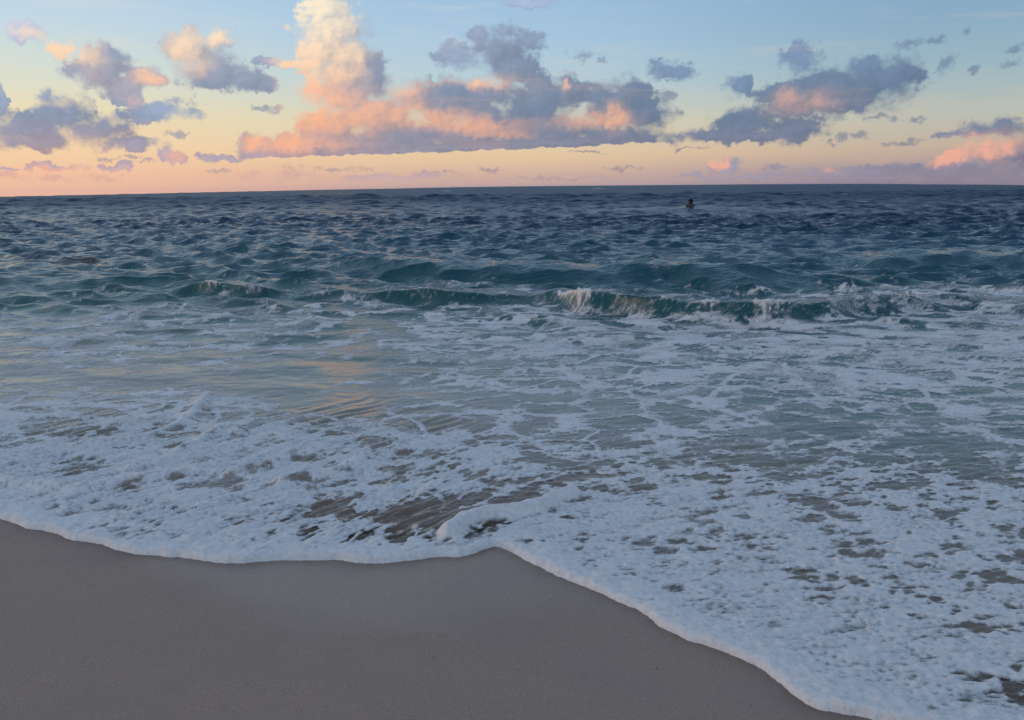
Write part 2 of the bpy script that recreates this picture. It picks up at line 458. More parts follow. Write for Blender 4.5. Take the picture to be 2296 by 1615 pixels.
LSWELL = crest_wave([(-200,625,.12),(0,624,.10),(120,628,.08),(240,618,.12),(330,628,.06),(400,640,0)], 0.6, 1.0, 0.3)
_bk = [(330,648,0),(385,640,.08),(430,627,.20),(490,620,.27),(560,628,.24),(640,634,.17),(700,640,.12),(760,645,.10),(850,644,.17),(900,641,.2),(960,638,.24),(1050,640,.24),(1120,646,.18),(1200,656,.10),(1255,648,.2),(1300,637,.36),(1360,632,.40),(1450,640,.40),(1550,652,.36),(1650,656,.36),(1750,660,.34),(1830,658,.31),(1900,656,.25),(2000,654,.2),(2150,652,.2),(2296,657,.18),(2500,665,.15),(2900,690,.1)]
BREAK = crest_wave([(a, b + 150*h*0.3, h*0.68) for a, b, h in _bk], 0.34, 0.8, 0.75)
# swell that carries the swimmer
sx, sy = ground(1548, 463, 0.36)
_b = np.exp(-(((X - sx)/6)**2 + ((Y - sy)/3.0)**2))
Z += -Z*0.8*_b + 0.36*_b

# shallow ripples and the swash sheet
n = NEAR
xs, yy, ss = X[:n], Y[:n], s_full[:n]
shal = sstep(0.05, 0.9, ss)*(1 - sstep(8.0, 12.0, yy)*0.6)
rip = (0.016*fbm(xs/0.75 + 0.3*yy, yy/0.42, 4, 41) + 0.012*(1 - 2*np.abs(fbm(xs/0.55, yy/0.22 + 0.25*xs, 3, 43))) )
_px0, _py0 = project(xs, yy, 0*xs)
rip = rip*(1 - 0.55*np.exp(-((_px0 - 760)/170)**2 - ((_py0 - 800)/140)**2))
Z[:n] += (shal*rip*(0.26 + 0.42*sstep(5.5, 9.0, yy))).astype(np.float32)
# diagonal ridges of the backwash on the left lobe
pxs, pys = project(xs, yy, Z[:n])
ang = math.radians(49)
ua = xs*math.cos(ang) + yy*math.sin(ang); va = -xs*math.sin(ang) + yy*math.cos(ang)
wv = 0.10*fbm(xs/0.6, yy/0.6, 2, 47)
diag = (1 - np.abs(fbm(ua/1.1, (va + wv)/0.15, 3, 49))*2.2)
diag_m = sstep(1250, 800, pxs)*sstep(0.08, 0.35, ss)*sstep(870, 960, pys)
Z[:n] += (0.020*np.clip(diag, -0.4, 1)*diag_m).astype(np.float32)
for k, L in enumerate(LRIDGES):
    d = polydist(xs, yy, L) + 0.012*fbm(xs/0.09, yy/0.09, 2, 51 + k)
    Z[:n] += (0.034*np.exp(-(np.maximum(d, 0)/0.06)**2)).astype(np.float32)
nz = fbm(xs/0.30, yy/0.20, 4, 81)
nearw = sstep(7.0, 4.2, yy)
lm = sstep(1350, 900, pxs)
ub = xs*math.cos(math.radians(12)) + yy*math.sin(math.radians(12)); vb = -xs*math.sin(math.radians(12)) + yy*math.cos(math.radians(12))
lump = lm*(1 - np.abs(fbm(ua/0.50 + 0.6*nz, va/0.085 + 0.6*nz, 3, 95))*2) + (1 - lm)*(1 - np.abs(fbm(ub/0.55 + 0.5*nz, vb/0.10 + 0.6*nz, 3, 98))*2)
rim_t = np.where(ss < 0, 0, 0.027*np.sqrt(np.clip(1 - (1 - np.clip(ss/0.035, 0, 1))**2, 0, 1)))*np.exp(-(np.maximum(ss, 0)/0.26)**1.5)
rim_t = rim_t*(1 + 0.55*fbm(xs/0.13, yy/0.13, 3, 97))
lump2 = 1 - np.abs(fbm(xs/0.055, yy/0.040, 3, 96))*2
_dx, _dy = 0.010*fbm(xs/0.04, yy/0.04, 2, 191), 0.010*fbm(xs/0.04, yy/0.04, 2, 193)
dim1, _ = worley((xs + _dx)/0.050, (yy + _dy)/0.034, 21)
dim2, _ = worley((xs + _dx)/0.026, (yy + _dy)/0.018, 23)
dimple = sstep(0.42, 0.05, dim1)*sstep(-0.25, 0.25, fbm(xs/0.25, yy/0.16, 3, 195)) + 0.6*sstep(0.40, 0.08, dim2)*sstep(-0.2, 0.3, fbm(xs/0.2, yy/0.14, 3, 197))
dimple = np.clip(dimple, 0, 1)*sstep(0.06, 0.22, ss)
Z[:n] += (nearw*sstep(0.03, 0.35, ss)*(0.011*lump + 0.002*lump2 - 0.002*dimple)).astype(np.float32)
rd = polydist(xs, yy, RIDGE) + 0.010*fbm(xs/0.20, yy/0.20, 2, 61)
ridge_t = np.exp(-(np.maximum(rd - 0.010, 0)/0.038)**2)
Z[:n] += (0.052*ridge_t).astype(np.float32)
BED = bed(s_full)
# the film runs up the sand: never below the bed
Z[:n] = np.where(ss < 1.2, np.maximum(Z[:n], BED[:n] + 0.002 + 0.004*sstep(0, .4, ss)), Z[:n])
depth = np.maximum(Z - BED, 0.0)

# ------------------------------------------------------------------ foam cover
GX = np.array([0,287,574,861,1148,1435,1722,2009,2296], float)
GYv = np.array([600,632,655,690,722,760,800,850,900,950,1000,1060,1120,1180,1260,1340,1440,1540,1640], float)
GC = np.array([
 [0,0,0,0,0,0,0,0,0],
 [0,0,0,0,0,0,0,0,.12],
 [.0,.05,.12,.22,.25,.10,.15,.55,.62],
 [.08,.22,.40,.42,.40,.35,.25,.62,.72],
 [.16,.50,.55,.50,.58,.76,.62,.76,.80],
 [.34,.52,.50,.54,.70,.74,.80,.86,.90],
 [.42,.36,.36,.46,.62,.58,.76,.86,.84],
 [.18,.14,.18,.42,.50,.46,.66,.72,.64],
 [.62,.50,.20,.16,.30,.40,.44,.42,.46],
 [.80,.72,.50,.26,.44,.42,.34,.38,.42],
 [.80,.78,.82,.76,.60,.44,.34,.42,.32],
 [.92,.88,.92,.86,.64,.56,.52,.44,.42],
 [.94,.88,.90,.66,.44,.80,.74,.62,.54],
 [1,.88,.80,.34,.62,.88,.82,.76,.60],
 [1,.96,.95,.88,.92,.88,.84,.80,.70],
 [1,1,1,1,1,.92,.90,.86,.76],
 [1,1,1,1,1,1,.95,.92,.74],
 [1,1,1,1,1,1,1,.96,.72],
 [1,1,1,1,1,1,1,1,.8]])
def bil(px, py):
    i = np.clip(np.interp(px, GX, np.arange(len(GX))), 0, len(GX) - 1.001)
    j = np.clip(np.interp(py, GYv, np.arange(len(GYv))), 0, len(GYv) - 1.001)
    i0, j0 = i.astype(int), j.astype(int); a, b = i - i0, j - j0
    return (GC[j0, i0]*(1-a)*(1-b) + GC[j0, i0+1]*a*(1-b) + GC[j0+1, i0]*(1-a)*b + GC[j0+1, i0+1]*a*b)
pxs, pys = project(xs, yy, 0*xs)
wx = xs + 0.16*fbm(xs/0.9, yy/0.9, 3, 71); wy = yy + 0.16*fbm(xs/0.9, yy/0.9, 3, 73)
wx2 = xs + 0.06*fbm(xs/0.22, yy/0.22, 4, 75, 0.6); wy2 = yy + 0.06*fbm(xs/0.22, yy/0.22, 4, 77, 0.6)
a1, b1 = worley(wx/0.52, wy/0.40, 3)
a2, b2 = worley(wx2/0.17 + 0.4*wx, wy2/0.12, 4)
a3, b3 = worley(wx2/0.060, wy2/0.048, 6)
e1, e2, e3 = np.clip((b1 - a1)/0.75, 0, 1), np.clip((b2 - a2)/0.75, 0, 1), np.clip((b3 - a3)/0.8, 0, 1)
calm = np.exp(-((pxs - 760)/150)**2 - ((pys - 800)/130)**2)
C = -0.22*calm - 0.5*np.exp(-((pxs - 950)/170)**2 - ((pys - 1168)/30)**2) - 0.4*np.exp(-((pxs - 1130)/110)**2 - ((pys - 1134)/13)**2) + bil(pxs, pys)*(1 + 0.07*sstep(1020, 1160, pys)) + 0.20*fbm(xs/1.6, yy/1.2, 3, 79)*sstep(0.25, .8, ss)
nz = fbm(xs/0.30, yy/0.20, 4, 81)
nearw = sstep(7.0, 4.2, yy)
nz2 = fbm(wx/0.62, wy/0.48, 5, 82, 0.62)
midw = sstep(8.2, 6.2, yy)
g_far = (0.30 + 0.30*midw)*(1 - e1)**1.5 + (0.20 + 0.10*midw)*(1 - e2)**1.3 + 0.08*(1 - e3) + 0.22*nz + (0.85 - 0.35*midw)*nz2
wu, wv2 = 0.05*fbm(xs/0.2, yy/0.2, 4, 175, 0.6), 0.05*fbm(xs/0.2, yy/0.2, 4, 177, 0.6)
aL, bL = worley((ua + wu)/0.24, (va + wv2)/0.085, 14); aR, bR = worley((ub + wu)/0.20, (vb + wv2)/0.095, 15)
aF = lm*aL + (1 - lm)*aR; eF = np.clip(lm*(bL - aL) + (1 - lm)*(bR - aR), 0, 1)
aL, bL = worley((ua + wu)/0.085, (va + wv2)/0.038, 16); aR, bR = worley((ub + wu)/0.075, (vb + wv2)/0.040, 17)
aG = lm*aL + (1 - lm)*aR; eG = np.clip(lm*(bL - aL) + (1 - lm)*(bR - aR), 0, 1)
g_near = 0.14*(1 - e1)**1.3 + 0.34*np.clip(aF, 0, 1) + 0.10*(1 - eF) + 0.24*np.clip(aG, 0, 1) + 0.10*(1 - eG) + 0.38*nz + 0.30*nz2
g = g_far*(1 - nearw) + g_near*nearw*1.15
_w = np.ones(61)/61
_mu = np.convolve(np.pad(g.mean(1), 30, 'edge'), _w, 'valid')[:, None]
_sd = np.convolve(np.pad(g.std(1), 30, 'edge'), _w, 'valid')[:, None]
gr = rank((g - _mu)/_sd)
cov = sstep(-0.28, 0.25, gr - (1 - np.clip(C, 0, 1.0)))
cov = np.where(C <= 0.02, 0, cov)
cov = np.maximum(cov, sstep(0.97, 1.02, C))
# thin places inside the foam sheet
thin = sstep(-0.45, 0.35, lm*fbm(ua/0.20, va/0.055, 4, 181, 0.6) + (1 - lm)*fbm(ub/0.20, vb/0.06, 4, 183, 0.6) + 0.35*lump)
cov = cov*(1 - 0.34*(1 - thin)*sstep(0.02, 0.3, ss))
cov = cov*(1 - 0.36*dimple*nearw)
thin2 = sstep(-0.35, 0.30, fbm(wx/0.75 + 0.4*nz, wy/0.26, 5, 185, 0.62))
cov = cov*(1 - 0.36*(1 - thin2)*(1 - nearw))
# the web of fine foam threads left behind by the breaker
aw, bw = worley((wx + 0.10*nz)/0.62, (wy + 0.10*nz)/0.46, 31)
aw2, bw2 = worley((wx2 + 0.04*nz)/0.26, (wy2 + 0.04*nz)/0.19, 33)
wid = 0.10 + 0.10*np.clip(nz2 + 0.3, 0, 1)
web = np.maximum(sstep(1.0, 0.25, (bw - aw)/wid), 0.75*sstep(1.0, 0.25, (bw2 - aw2)/(0.8*wid)))
web = web*sstep(4.2, 5.2, yy)*sstep(9.6, 8.6, yy)*sstep(0.22, 0.42, C + 0.25*nz)
cov = np.maximum(cov, 0.88*web)
# a thin veil of streaky foam over the shallows
veil = sstep(-0.15, 0.35, fbm(wx/1.1 + 0.5*nz, wy/0.30, 5, 187, 0.66) + 0.15*(1 - e1))*sstep(4.4, 5.6, yy)*sstep(0.05, 0.3, C)
cov = np.maximum(cov, 0.54*veil)
# holes close up in the rim
rim = np.exp(-(np.maximum(ss, 0)/0.12)**2)
cov = np.maximum(cov, rim*(ss > -0.03))
cov = np.maximum(cov, np.clip(1.8*np.exp(-(np.maximum(rd - 0.015, 0)/0.045)**2), 0, 1))
for L in LRIDGES[:2]:
    cov = np.maximum(cov, 0.9*np.exp(-(polydist(xs, yy, L)/0.06)**2))
# whitewater of the breaker: patches on the crest and streaks down its face
A, d, prof = BREAK
A, d, prof = A[:n], d[:n], prof[:n]
spill = 0.85*sstep(-0.10, 0.30, fbm(xs/0.55, xs*0 + 9.1, 3, 83) + 0.12)
px_b = pxs
where = (np.exp(-((px_b - 520)/55)**2)*0.95 + np.exp(-((px_b - 610)/70)**2)*0.6 + np.exp(-((px_b - 1290)/40)**2) + np.exp(-((px_b - 1420)/60)**2)*0.8 + np.exp(-((px_b - 1560)/60)**2)*0.55
         + np.exp(-((px_b - 1690)/80)**2)*0.95 + sstep(1800, 1900, px_b)*0.45 + np.exp(-((px_b - 1160)/60)**2)*0.6 + 0.10)
streak = 0.5 + 0.5*fbm(xs/0.045, yy/0.5, 3, 85)
lace_b = 1 - np.clip(np.minimum(e2, e1*1.3), 0, 1)
lip = np.exp(-((d + 0.02)/np.where(px_b > 1850, .10, .065))**2)
face = sstep(-0.55, -0.10, d)*sstep(0.12, -0.02, d)
wb = np.clip(A/0.13, 0, 1)*(lip*sstep(0.30, 0.80, where*spill + 0.18*streak) + face*np.clip(where*spill*1.1*streak*1.5 - 0.15, 0, 1) + 0.50*face*sstep(0.84, 0.98, lace_b))
back_l = np.clip(A/0.13, 0, 1)*sstep(0.0, 0.1, d)*sstep(1.2, 0.2, d)*sstep(0.86, 0.99, lace_b)*0.35
dj = d + 0.22*fbm(xs/0.35, yy/0.35, 3, 87)
qf = np.clip(A/0.12, 0, 1)*sstep(-0.46, -0.20, dj)*sstep(0.6, 0.3, d)
cov = cov*(1 - qf*np.where(px_b > 1850, 0.30, 0.80))
cov = np.clip(np.maximum(cov, np.clip(wb, 0, 1)) + back_l, 0, 1)
cov *= (ss > -0.06)
cov = cov.astype(np.float32)

fluff = fbm(xs/0.05, yy/0.05, 3, 91); fluff2 = fbm(xs/0.016, yy/0.014, 2, 93)
cs = sstep(0.45, 1.0, cov)
T = 0.0012 + 0.0035*cs + cs*nearw*(0.004 + 0.004*fluff) + 0.0020*fluff2*cs*nearw + 0.003*fluff*cs
T = T*sstep(-0.01, 0.10, ss) + rim_t + 0.006*ridge_t
T += np.clip(wb, 0, 1)*(0.03 + 0.04*fluff)
T = np.where(ss < 0, ss*0.9, T)
FZ = Z[:n] + T

# ------------------------------------------------------------------ mesh helpers
def grid_mesh(name, verts, faces, attrs=None, smooth=True, normals=None):
    used = np.unique(faces)
    re = np.full(len(verts), -1, np.int64); re[used] = np.arange(len(used))
    fv = re[faces].astype(np.int32)
    me = bpy.data.meshes.new(name)
    me.vertices.add(len(used)); me.vertices.foreach_set('co', verts[used].astype(np.float32).ravel())
    me.loops.add(fv.size); me.loops.foreach_set('vertex_index', fv.ravel())
    me.polygons.add(len(fv)); me.polygons.foreach_set('loop_start', np.arange(0, fv.size, 4, dtype=np.int32))
    me.polygons.foreach_set('loop_total', np.full(len(fv), 4, np.int32))
    me.update(calc_edges=True)
    if smooth:
        me.polygons.foreach_set('use_smooth', np.ones(len(fv), bool))
    for k, v in (attrs or {}).items():
        at = me.attributes.new(k, 'FLOAT', 'POINT')
        at.data.foreach_set('value', v.ravel()[used].astype(np.float32))
    if normals is not None:
        me.normals_split_custom_set_from_vertices(normals[used].tolist())
    return me
def quads(nr, nc):
    i = np.arange((nr - 1)*nc).reshape(nr - 1, nc)[:, :-1]
    return np.stack([i, i + 1, i + nc + 1, i + nc], -1).reshape(-1, 4)
def link(name, me, mat=None, parent=None, **props):
    o = bpy.data.objects.new(name, me)
    COL.objects.link(o)
    if mat is not None and me is not None:
        if not me.materials: me.materials.append(mat)
    if parent: o.parent = parent
    for k, v in props.items(): o[k] = v
    return o
def new_mat(name):
    m = bpy.data.materials.new(name); m.use_nodes = True
    return m, NT(m.node_tree)

# ------------------------------------------------------------------ materials
def mat_water():
    m, t = new_mat('sea water')
    pos = t.node('ShaderNodeNewGeometry').outputs['Position']
    dep = t.node('ShaderNodeAttribute', attribute_name='depth').outputs['Fac']
    reef = t.node('ShaderNodeAttribute', attribute_name='reef').outputs['Fac']
    offs = t.node('ShaderNodeAttribute', attribute_name='offshore').outputs['Fac']
    p1 = t.vec('MULTIPLY', pos, (1.0, 1.6, 1.0))
    b1 = t.noise(p1, 5.5, 5, 0.55)
    b2 = t.noise(p1, 1.6, 4, 0.55)
    far = t.mapr(offs, 6.0, 30.0)
    hgt = t.math('ADD', t.math('MULTIPLY', b1, t.mapr(offs, 2.0, 15.0, 0.0055, 0.060)), t.math('MULTIPLY', t.math('MULTIPLY', b2, 0.16), far))
    b3 = t.noise(t.vec('MULTIPLY', pos, (0.22, 0.30, 1.0)), 1.0, 4, 0.65)
    hgt = t.math('ADD', hgt, t.math('MULTIPLY', t.math('MULTIPLY', b3, 1.6), t.mapr(offs, 40.0, 130.0)))
    bmp = t.node('ShaderNodeBump'); bmp.inputs['Strength'].default_value = 1.0; bmp.inputs['Distance'].default_value = 1.0
    t.put(bmp.inputs['Height'], hgt)
    nor = bmp.outputs[0]
    body = t.ramp(t.math('DIVIDE', offs, 40.0, clamp=True), [(0.0,(0.360,0.268,0.204,1)),(0.045,(0.310,0.250,0.200,1)),(0.082,(0.240,0.226,0.190,1)),(0.105,(0.160,0.200,0.176,1)),(0.138,(0.070,0.165,0.155,1)),(0.18,(0.028,0.118,0.118,1)),(0.28,(0.010,0.092,0.122,1)),(0.55,(0.006,0.074,0.128,1)),(1.0,(0.004,0.038,0.098,1))])
    body = t.mix(reef, body, (0.030,0.026,0.026,1))
    tr = t.node('ShaderNodeBsdfTransparent')
    tt = t.math('EXPONENT', t.math('MULTIPLY', dep, -20.0))
    t.put(tr.inputs[0], t.mix(tt, (0.75,0.88,0.84,1), (0.97,0.98,0.98,1)))
    rough = t.mapr(offs, 12.0, 110.0, 0.06, 0.42)
    pb = t.node('ShaderNodeBsdfPrincipled'); t.put(pb.inputs['Base Color'], body); pb.inputs['IOR'].default_value = 1.33
    t.put(pb.inputs['Roughness'], rough); t.put(pb.inputs['Normal'], nor)
    gl = t.node('ShaderNodeBsdfGlossy'); gl.inputs['Color'].default_value = (1,1,1,1)
    gl.inputs['Roughness'].default_value = 0.07; t.put(gl.inputs['Normal'], nor)
    fr = t.node('ShaderNodeFresnel'); fr.inputs['IOR'].default_value = 1.33; t.put(fr.inputs['Normal'], nor)
    thin = t.node('ShaderNodeMixShader'); t.put(thin.inputs[0], fr.outputs[0]); t.put(thin.inputs[1], tr.outputs[0]); t.put(thin.inputs[2], gl.outputs[0])
    mx = t.node('ShaderNodeMixShader'); t.put(mx.inputs[0], tt); t.put(mx.inputs[1], pb.outputs[0]); t.put(mx.inputs[2], thin.outputs[0])
    out = t.node('ShaderNodeOutputMaterial'); t.put(out.inputs[0], mx.outputs[0])
    return m
def mat_foam():
    m, t = new_mat('sea foam')
    pos = t.node('ShaderNodeNewGeometry').outputs['Position']
    cv = t.node('ShaderNodeAttribute', attribute_name='cover').outputs['Fac']
    n1 = t.noise(pos, 38.0, 5, 0.65)
    vor = t.node('ShaderNodeTexVoronoi', feature='F1'); t.put(vor.inputs['Vector'], pos); vor.inputs['Scale'].default_value = 95.0
    vor2 = t.node('ShaderNodeTexVoronoi', feature='F1'); t.put(vor2.inputs['Vector'], pos); vor2.inputs['Scale'].default_value = 240.0
    n2 = t.noise(pos, 260.0, 3, 0.6)
    hgt = t.math('ADD', t.math('MULTIPLY', vor.outputs[0], 0.0013), t.math('ADD', t.math('MULTIPLY', n1, 0.0028), t.math('MULTIPLY', vor2.outputs[0], 0.0014)))
    bmp = t.node('ShaderNodeBump'); bmp.inputs['Strength'].default_value = 0.9; bmp.inputs['Distance'].default_value = 1.0
    t.put(bmp.inputs['Height'], hgt)
    bub = t.mapr(vor2.outputs[0], 0.10, 0.55, 0.88, 1.0)
    colr = t.mix(t.mapr(n1, 0.35, 0.65), (0.80,0.80,0.80,1), (0.90,0.90,0.90,1))
    colr = t.mix(1.0, colr, bub, 'MULTIPLY')
    pb = t.node('ShaderNodeBsdfPrincipled')
    t.put(pb.inputs['Base Color'], colr); pb.inputs['Roughness'].default_value = 0.55
    pb.inputs['Specular IOR Level'].default_value = 0.25
    t.put(pb.inputs['Normal'], bmp.outputs[0])
    a = t.math('ADD', cv, t.math('MULTIPLY', t.math('SUBTRACT', n1, 0.5), 0.9))
    a = t.math('ADD', a, t.math('MULTIPLY', t.math('SUBTRACT', n2, 0.5), 0.5))
    al = t.mapr(a, 0.14, 0.98)
    tr = t.node('ShaderNodeBsdfTransparent')
    mx = t.node('ShaderNodeMixShader'); t.put(mx.inputs[0], al); t.put(mx.inputs[1], tr.outputs[0]); t.put(mx.inputs[2], pb.outputs[0])
    out = t.node('ShaderNodeOutputMaterial'); t.put(out.inputs[0], mx.outputs[0])
    return m
def mat_sand():
    m, t = new_mat('wet beach sand')
    pos = t.node('ShaderNodeNewGeometry').outputs['Position']
    wet = t.node('ShaderNodeAttribute', attribute_name='wet').outputs['Fac']
    g1 = t.noise(pos, 230.0, 4, 0.75)
    g2 = t.noise(pos, 60.0, 4, 0.6)
    g3 = t.noise(pos, 2.2, 4, 0.55)
    rp = t.noise(t.vec('MULTIPLY', pos, (16.0, 34.0, 8.0)), 1.0, 3, 0.55)
    base = t.mix(t.mapr(g1, 0.32, 0.68), (0.288,0.207,0.164,1), (0.518,0.378,0.304,1))
    base = t.mix(t.mapr(g3, 0.35, 0.65, 0.0, 0.35), base, (0.330,0.256,0.214,1))
    wd = t.mix(1.0, base, (0.92,0.91,0.90,1), 'MULTIPLY')
    base = t.mix(wet, base, wd)
    damp_shade = t.node('ShaderNodeAttribute', attribute_name='damp_shade').outputs['Fac']
    base = t.mix(damp_shade, base, t.mix(1.0, base, (0.62,0.60,0.60,1), 'MULTIPLY'))  # damp band by the foam, with the lip's shadow line darkened into the colour
    hgt = t.math('ADD', t.math('MULTIPLY', g1, t.mapr(wet, 0, 1, 0.0007, 0.0003)), t.math('MULTIPLY', g2, 0.0016))
    hgt = t.math('ADD', hgt, t.math('MULTIPLY', rp, 0.0022))
    bmp = t.node('ShaderNodeBump'); bmp.inputs['Strength'].default_value = 0.8; bmp.inputs['Distance'].default_value = 1.0
    t.put(bmp.inputs['Height'], hgt)
    pb = t.node('ShaderNodeBsdfPrincipled')
    t.put(pb.inputs['Base Color'], base)
    t.put(pb.inputs['Roughness'], t.mapr(wet, 0, 1, 0.75, 0.40))
    t.put(pb.inputs['Specular IOR Level'], t.mapr(wet, 0, 1, 0.3, 0.55))
    t.put(pb.inputs['Normal'], bmp.outputs[0])
    out = t.node('ShaderNodeOutputMaterial'); t.put(out.inputs[0], pb.outputs[0])
    return m
def mat_plain(name, rgb, rough=0.6, bump=0.0, scale=20.0, vary=0.25):
    m, t = new_mat(name)
    pos = t.node('ShaderNodeTexCoord').outputs['Object']
    nz = t.noise(pos, scale, 4, 0.6)
    c0 = tuple(c*(1 - vary) for c in rgb) + (1,); c1 = tuple(min(1, c*(1 + vary)) for c in rgb) + (1,)
    pb = t.node('ShaderNodeBsdfPrincipled')
    t.put(pb.inputs['Base Color'], t.mix(nz, c0, c1)); pb.inputs['Roughness'].default_value = rough
    if bump:
        b = t.node('ShaderNodeBump'); b.inputs['Distance'].default_value = bump; t.put(b.inputs['Height'], nz)
        t.put(pb.inputs['Normal'], b.outputs[0])
    out = t.node('ShaderNodeOutputMaterial'); t.put(out.inputs[0], pb.outputs[0])
    return m
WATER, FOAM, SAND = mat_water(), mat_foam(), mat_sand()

# ------------------------------------------------------------------ beach
bx = np.linspace(-1, 1, 300)
by = np.concatenate([np.linspace(-6, 1.2, 40)[:-1], 1.2*(14/1.2)**np.linspace(0, 1, 320)])
BXX = bx[None, :]*(0.95*np.abs(by[:, None]) + 4.0); BYY = np.repeat(by[:, None], len(bx), 1)
bs = shore(BXX, BYY)
BZ = bed(bs) + 0.006*fbm(BXX/1.3, BYY/0.9, 3, 101)
WETL = np.array([ground(*p) for p in [(-900,1000),(-300,1130),(60,1195),(200,1224),(300,1262),(430,1330),(560,1392),(700,1432),(900,1440),(1050,1420),(1150,1390),(1260,1360),(1360,1372),(1500,1440),(1700,1530),(1900,1640),(2600,1980)]])
wl = np.interp(BXX, WETL[:, 0], WETL[:, 1])
wet = sstep(-0.22, 0.34, BYY - wl + 0.16*fbm(BXX/0.6, BYY/0.4, 4, 103))
wet = np.clip(np.maximum(wet, sstep(-0.02, 0.15, bs)), 0, 1)
link('beach', grid_mesh('beach', np.stack([BXX, BYY, BZ], -1).reshape(-1, 3), quads(*BXX.shape), {'wet': wet, 'damp_shade': np.clip(np.exp(np.minimum(bs, 0)/(0.045 + 0.03*fbm(BXX/0.3, BYY/0.3, 2, 105))), 0, 1)}), SAND, kind='structure',
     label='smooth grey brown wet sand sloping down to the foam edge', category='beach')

# ------------------------------------------------------------------ sea, waves, foam
V = np.stack([X + DX, Y + DY, Z], -1)
gu = np.gradient(V, axis=1); gv = np.gradient(V, axis=0)
N = np.cross(gu, gv); N /= np.linalg.norm(N, axis=-1, keepdims=True) + 1e-9
Q = quads(*X.shape)
cell = lambda a: a[:-1, :-1].reshape(-1)
reefm = np.zeros(X.shape, np.float32)
rpx, rpy = project(X, Y, Z*0)
rf = fbm(X/1.4, Y/0.5, 4, 111)
reefm = sstep(-0.15, 0.3, rf + 0.9*np.exp(-((rpx - 90)/190)**2 - ((rpy - 586)/16)**2) - 0.62).astype(np.float32)
attrs = {'depth': depth, 'reef': reefm, 'offshore': off}
covf = np.zeros(X.shape, np.float32); covf[:n] = cov
hide = np.zeros(X.shape, bool)
full = covf > 0.999
keep = cell(s_full) > -0.03
# waves that can be told apart are lifted out of the sheet as objects of their own
def wmask(W, pad_f, pad_b, x0, x1, amin):
    A, d, _ = W
    m = np.zeros(X.shape, bool)
    pp = rpx[:A.shape[0]]
    m[:A.shape[0]] = (A > amin) & (d > -pad_f) & (d < pad_b) & (pp > x0) & (pp < x1)
    return m
waves = [
 ('swell_wave', wmask(SWELL, 1.2, 0.9, -9999, 9999, .10), 'long dark teal unbroken swell rising behind the breaker', 'wave'),
 ('swell_wave', wmask(RSWELL, 1.0, 0.9, -9999, 9999, .10), 'dark blue swell rising at the far right behind the white water', 'wave'),
 ('breaking_wave', wmask(BREAK, .52, .30, 330, 740, .08), 'small breaking wave curling left of centre with white crest', 'wave'),
 ('breaking_wave', wmask(BREAK, .52, .30, 780, 1215, .08), 'low glassy wave with foam lacing between the two curling breakers', 'wave'),
 ('breaking_wave', wmask(BREAK, .52, .30, 1235, 1900, .08), 'largest breaking wave with dark green face and falling white lip', 'wave'),
 ('breaking_wave', wmask(BREAK, .52, .30, 1900, 9999, .08), 'broken foamy wave at the far right edge of the water', 'wave'),
]
Vf = V.reshape(-1, 3); Nf = N.reshape(-1, 3)
taken = np.zeros(len(Q), bool)
owner = np.full(len(Q), -1)
for k, (nm, mk, lb, ct) in enumerate(waves):
    f = cell(mk) & keep & ~taken
    taken |= f; owner[f] = k
objs = []
for k, (nm, mk, lb, ct) in enumerate(waves):
    f = owner == k
    o = link(nm, grid_mesh(nm, Vf, Q[f], attrs, normals=Nf), WATER, label=lb, category=ct, group='swells still to break' if nm == 'swell_wave' else 'waves breaking near the beach')
    objs.append(o)
fullc = full[:-1, :-1] & full[1:, :-1] & full[:-1, 1:] & full[1:, 1:]
link('sea', grid_mesh('sea', Vf, Q[keep & ~taken & ~fullc.reshape(-1)], attrs, normals=Nf), WATER, kind='structure', label='choppy teal and navy sea reaching to the horizon', category='sea')

VF = np.stack([X[:n] + DX[:n], Y[:n] + DY[:n] - 0.05*np.clip(wb, 0, 1)*lip, FZ], -1).reshape(-1, 3)
QF = quads(n, X.shape[1])
cm = np.maximum.reduce([cov[:-1, :-1], cov[1:, :-1], cov[:-1, 1:], cov[1:, 1:]]).reshape(-1)
keepf = (cm > 0.12) & (ss[:-1, :-1].reshape(-1) > -0.045)
ow = owner[:len(QF)]
fa = {'cover': cov}
swash = ss[:-1, :-1].reshape(-1) < 1.0
for k, o in enumerate(objs):
    f = keepf & (ow == k)
    if waves[k][0] == 'breaking_wave' and f.any():
        link('crest_foam', grid_mesh('crest_foam', VF, QF[f], fa), FOAM, o, kind='stuff')
rest = keepf & ~((ow >= 2))
link('swash_foam', grid_mesh('swash_foam', VF, QF[rest & swash], fa), FOAM, kind='stuff', label='thick white foam sheet with a rounded lip on the wet sand', category='foam')
link('foam_lace', grid_mesh('foam_lace', VF, QF[rest & ~swash], fa), FOAM, kind='stuff', label='lacy net of white foam over the shallow water', category='foam')

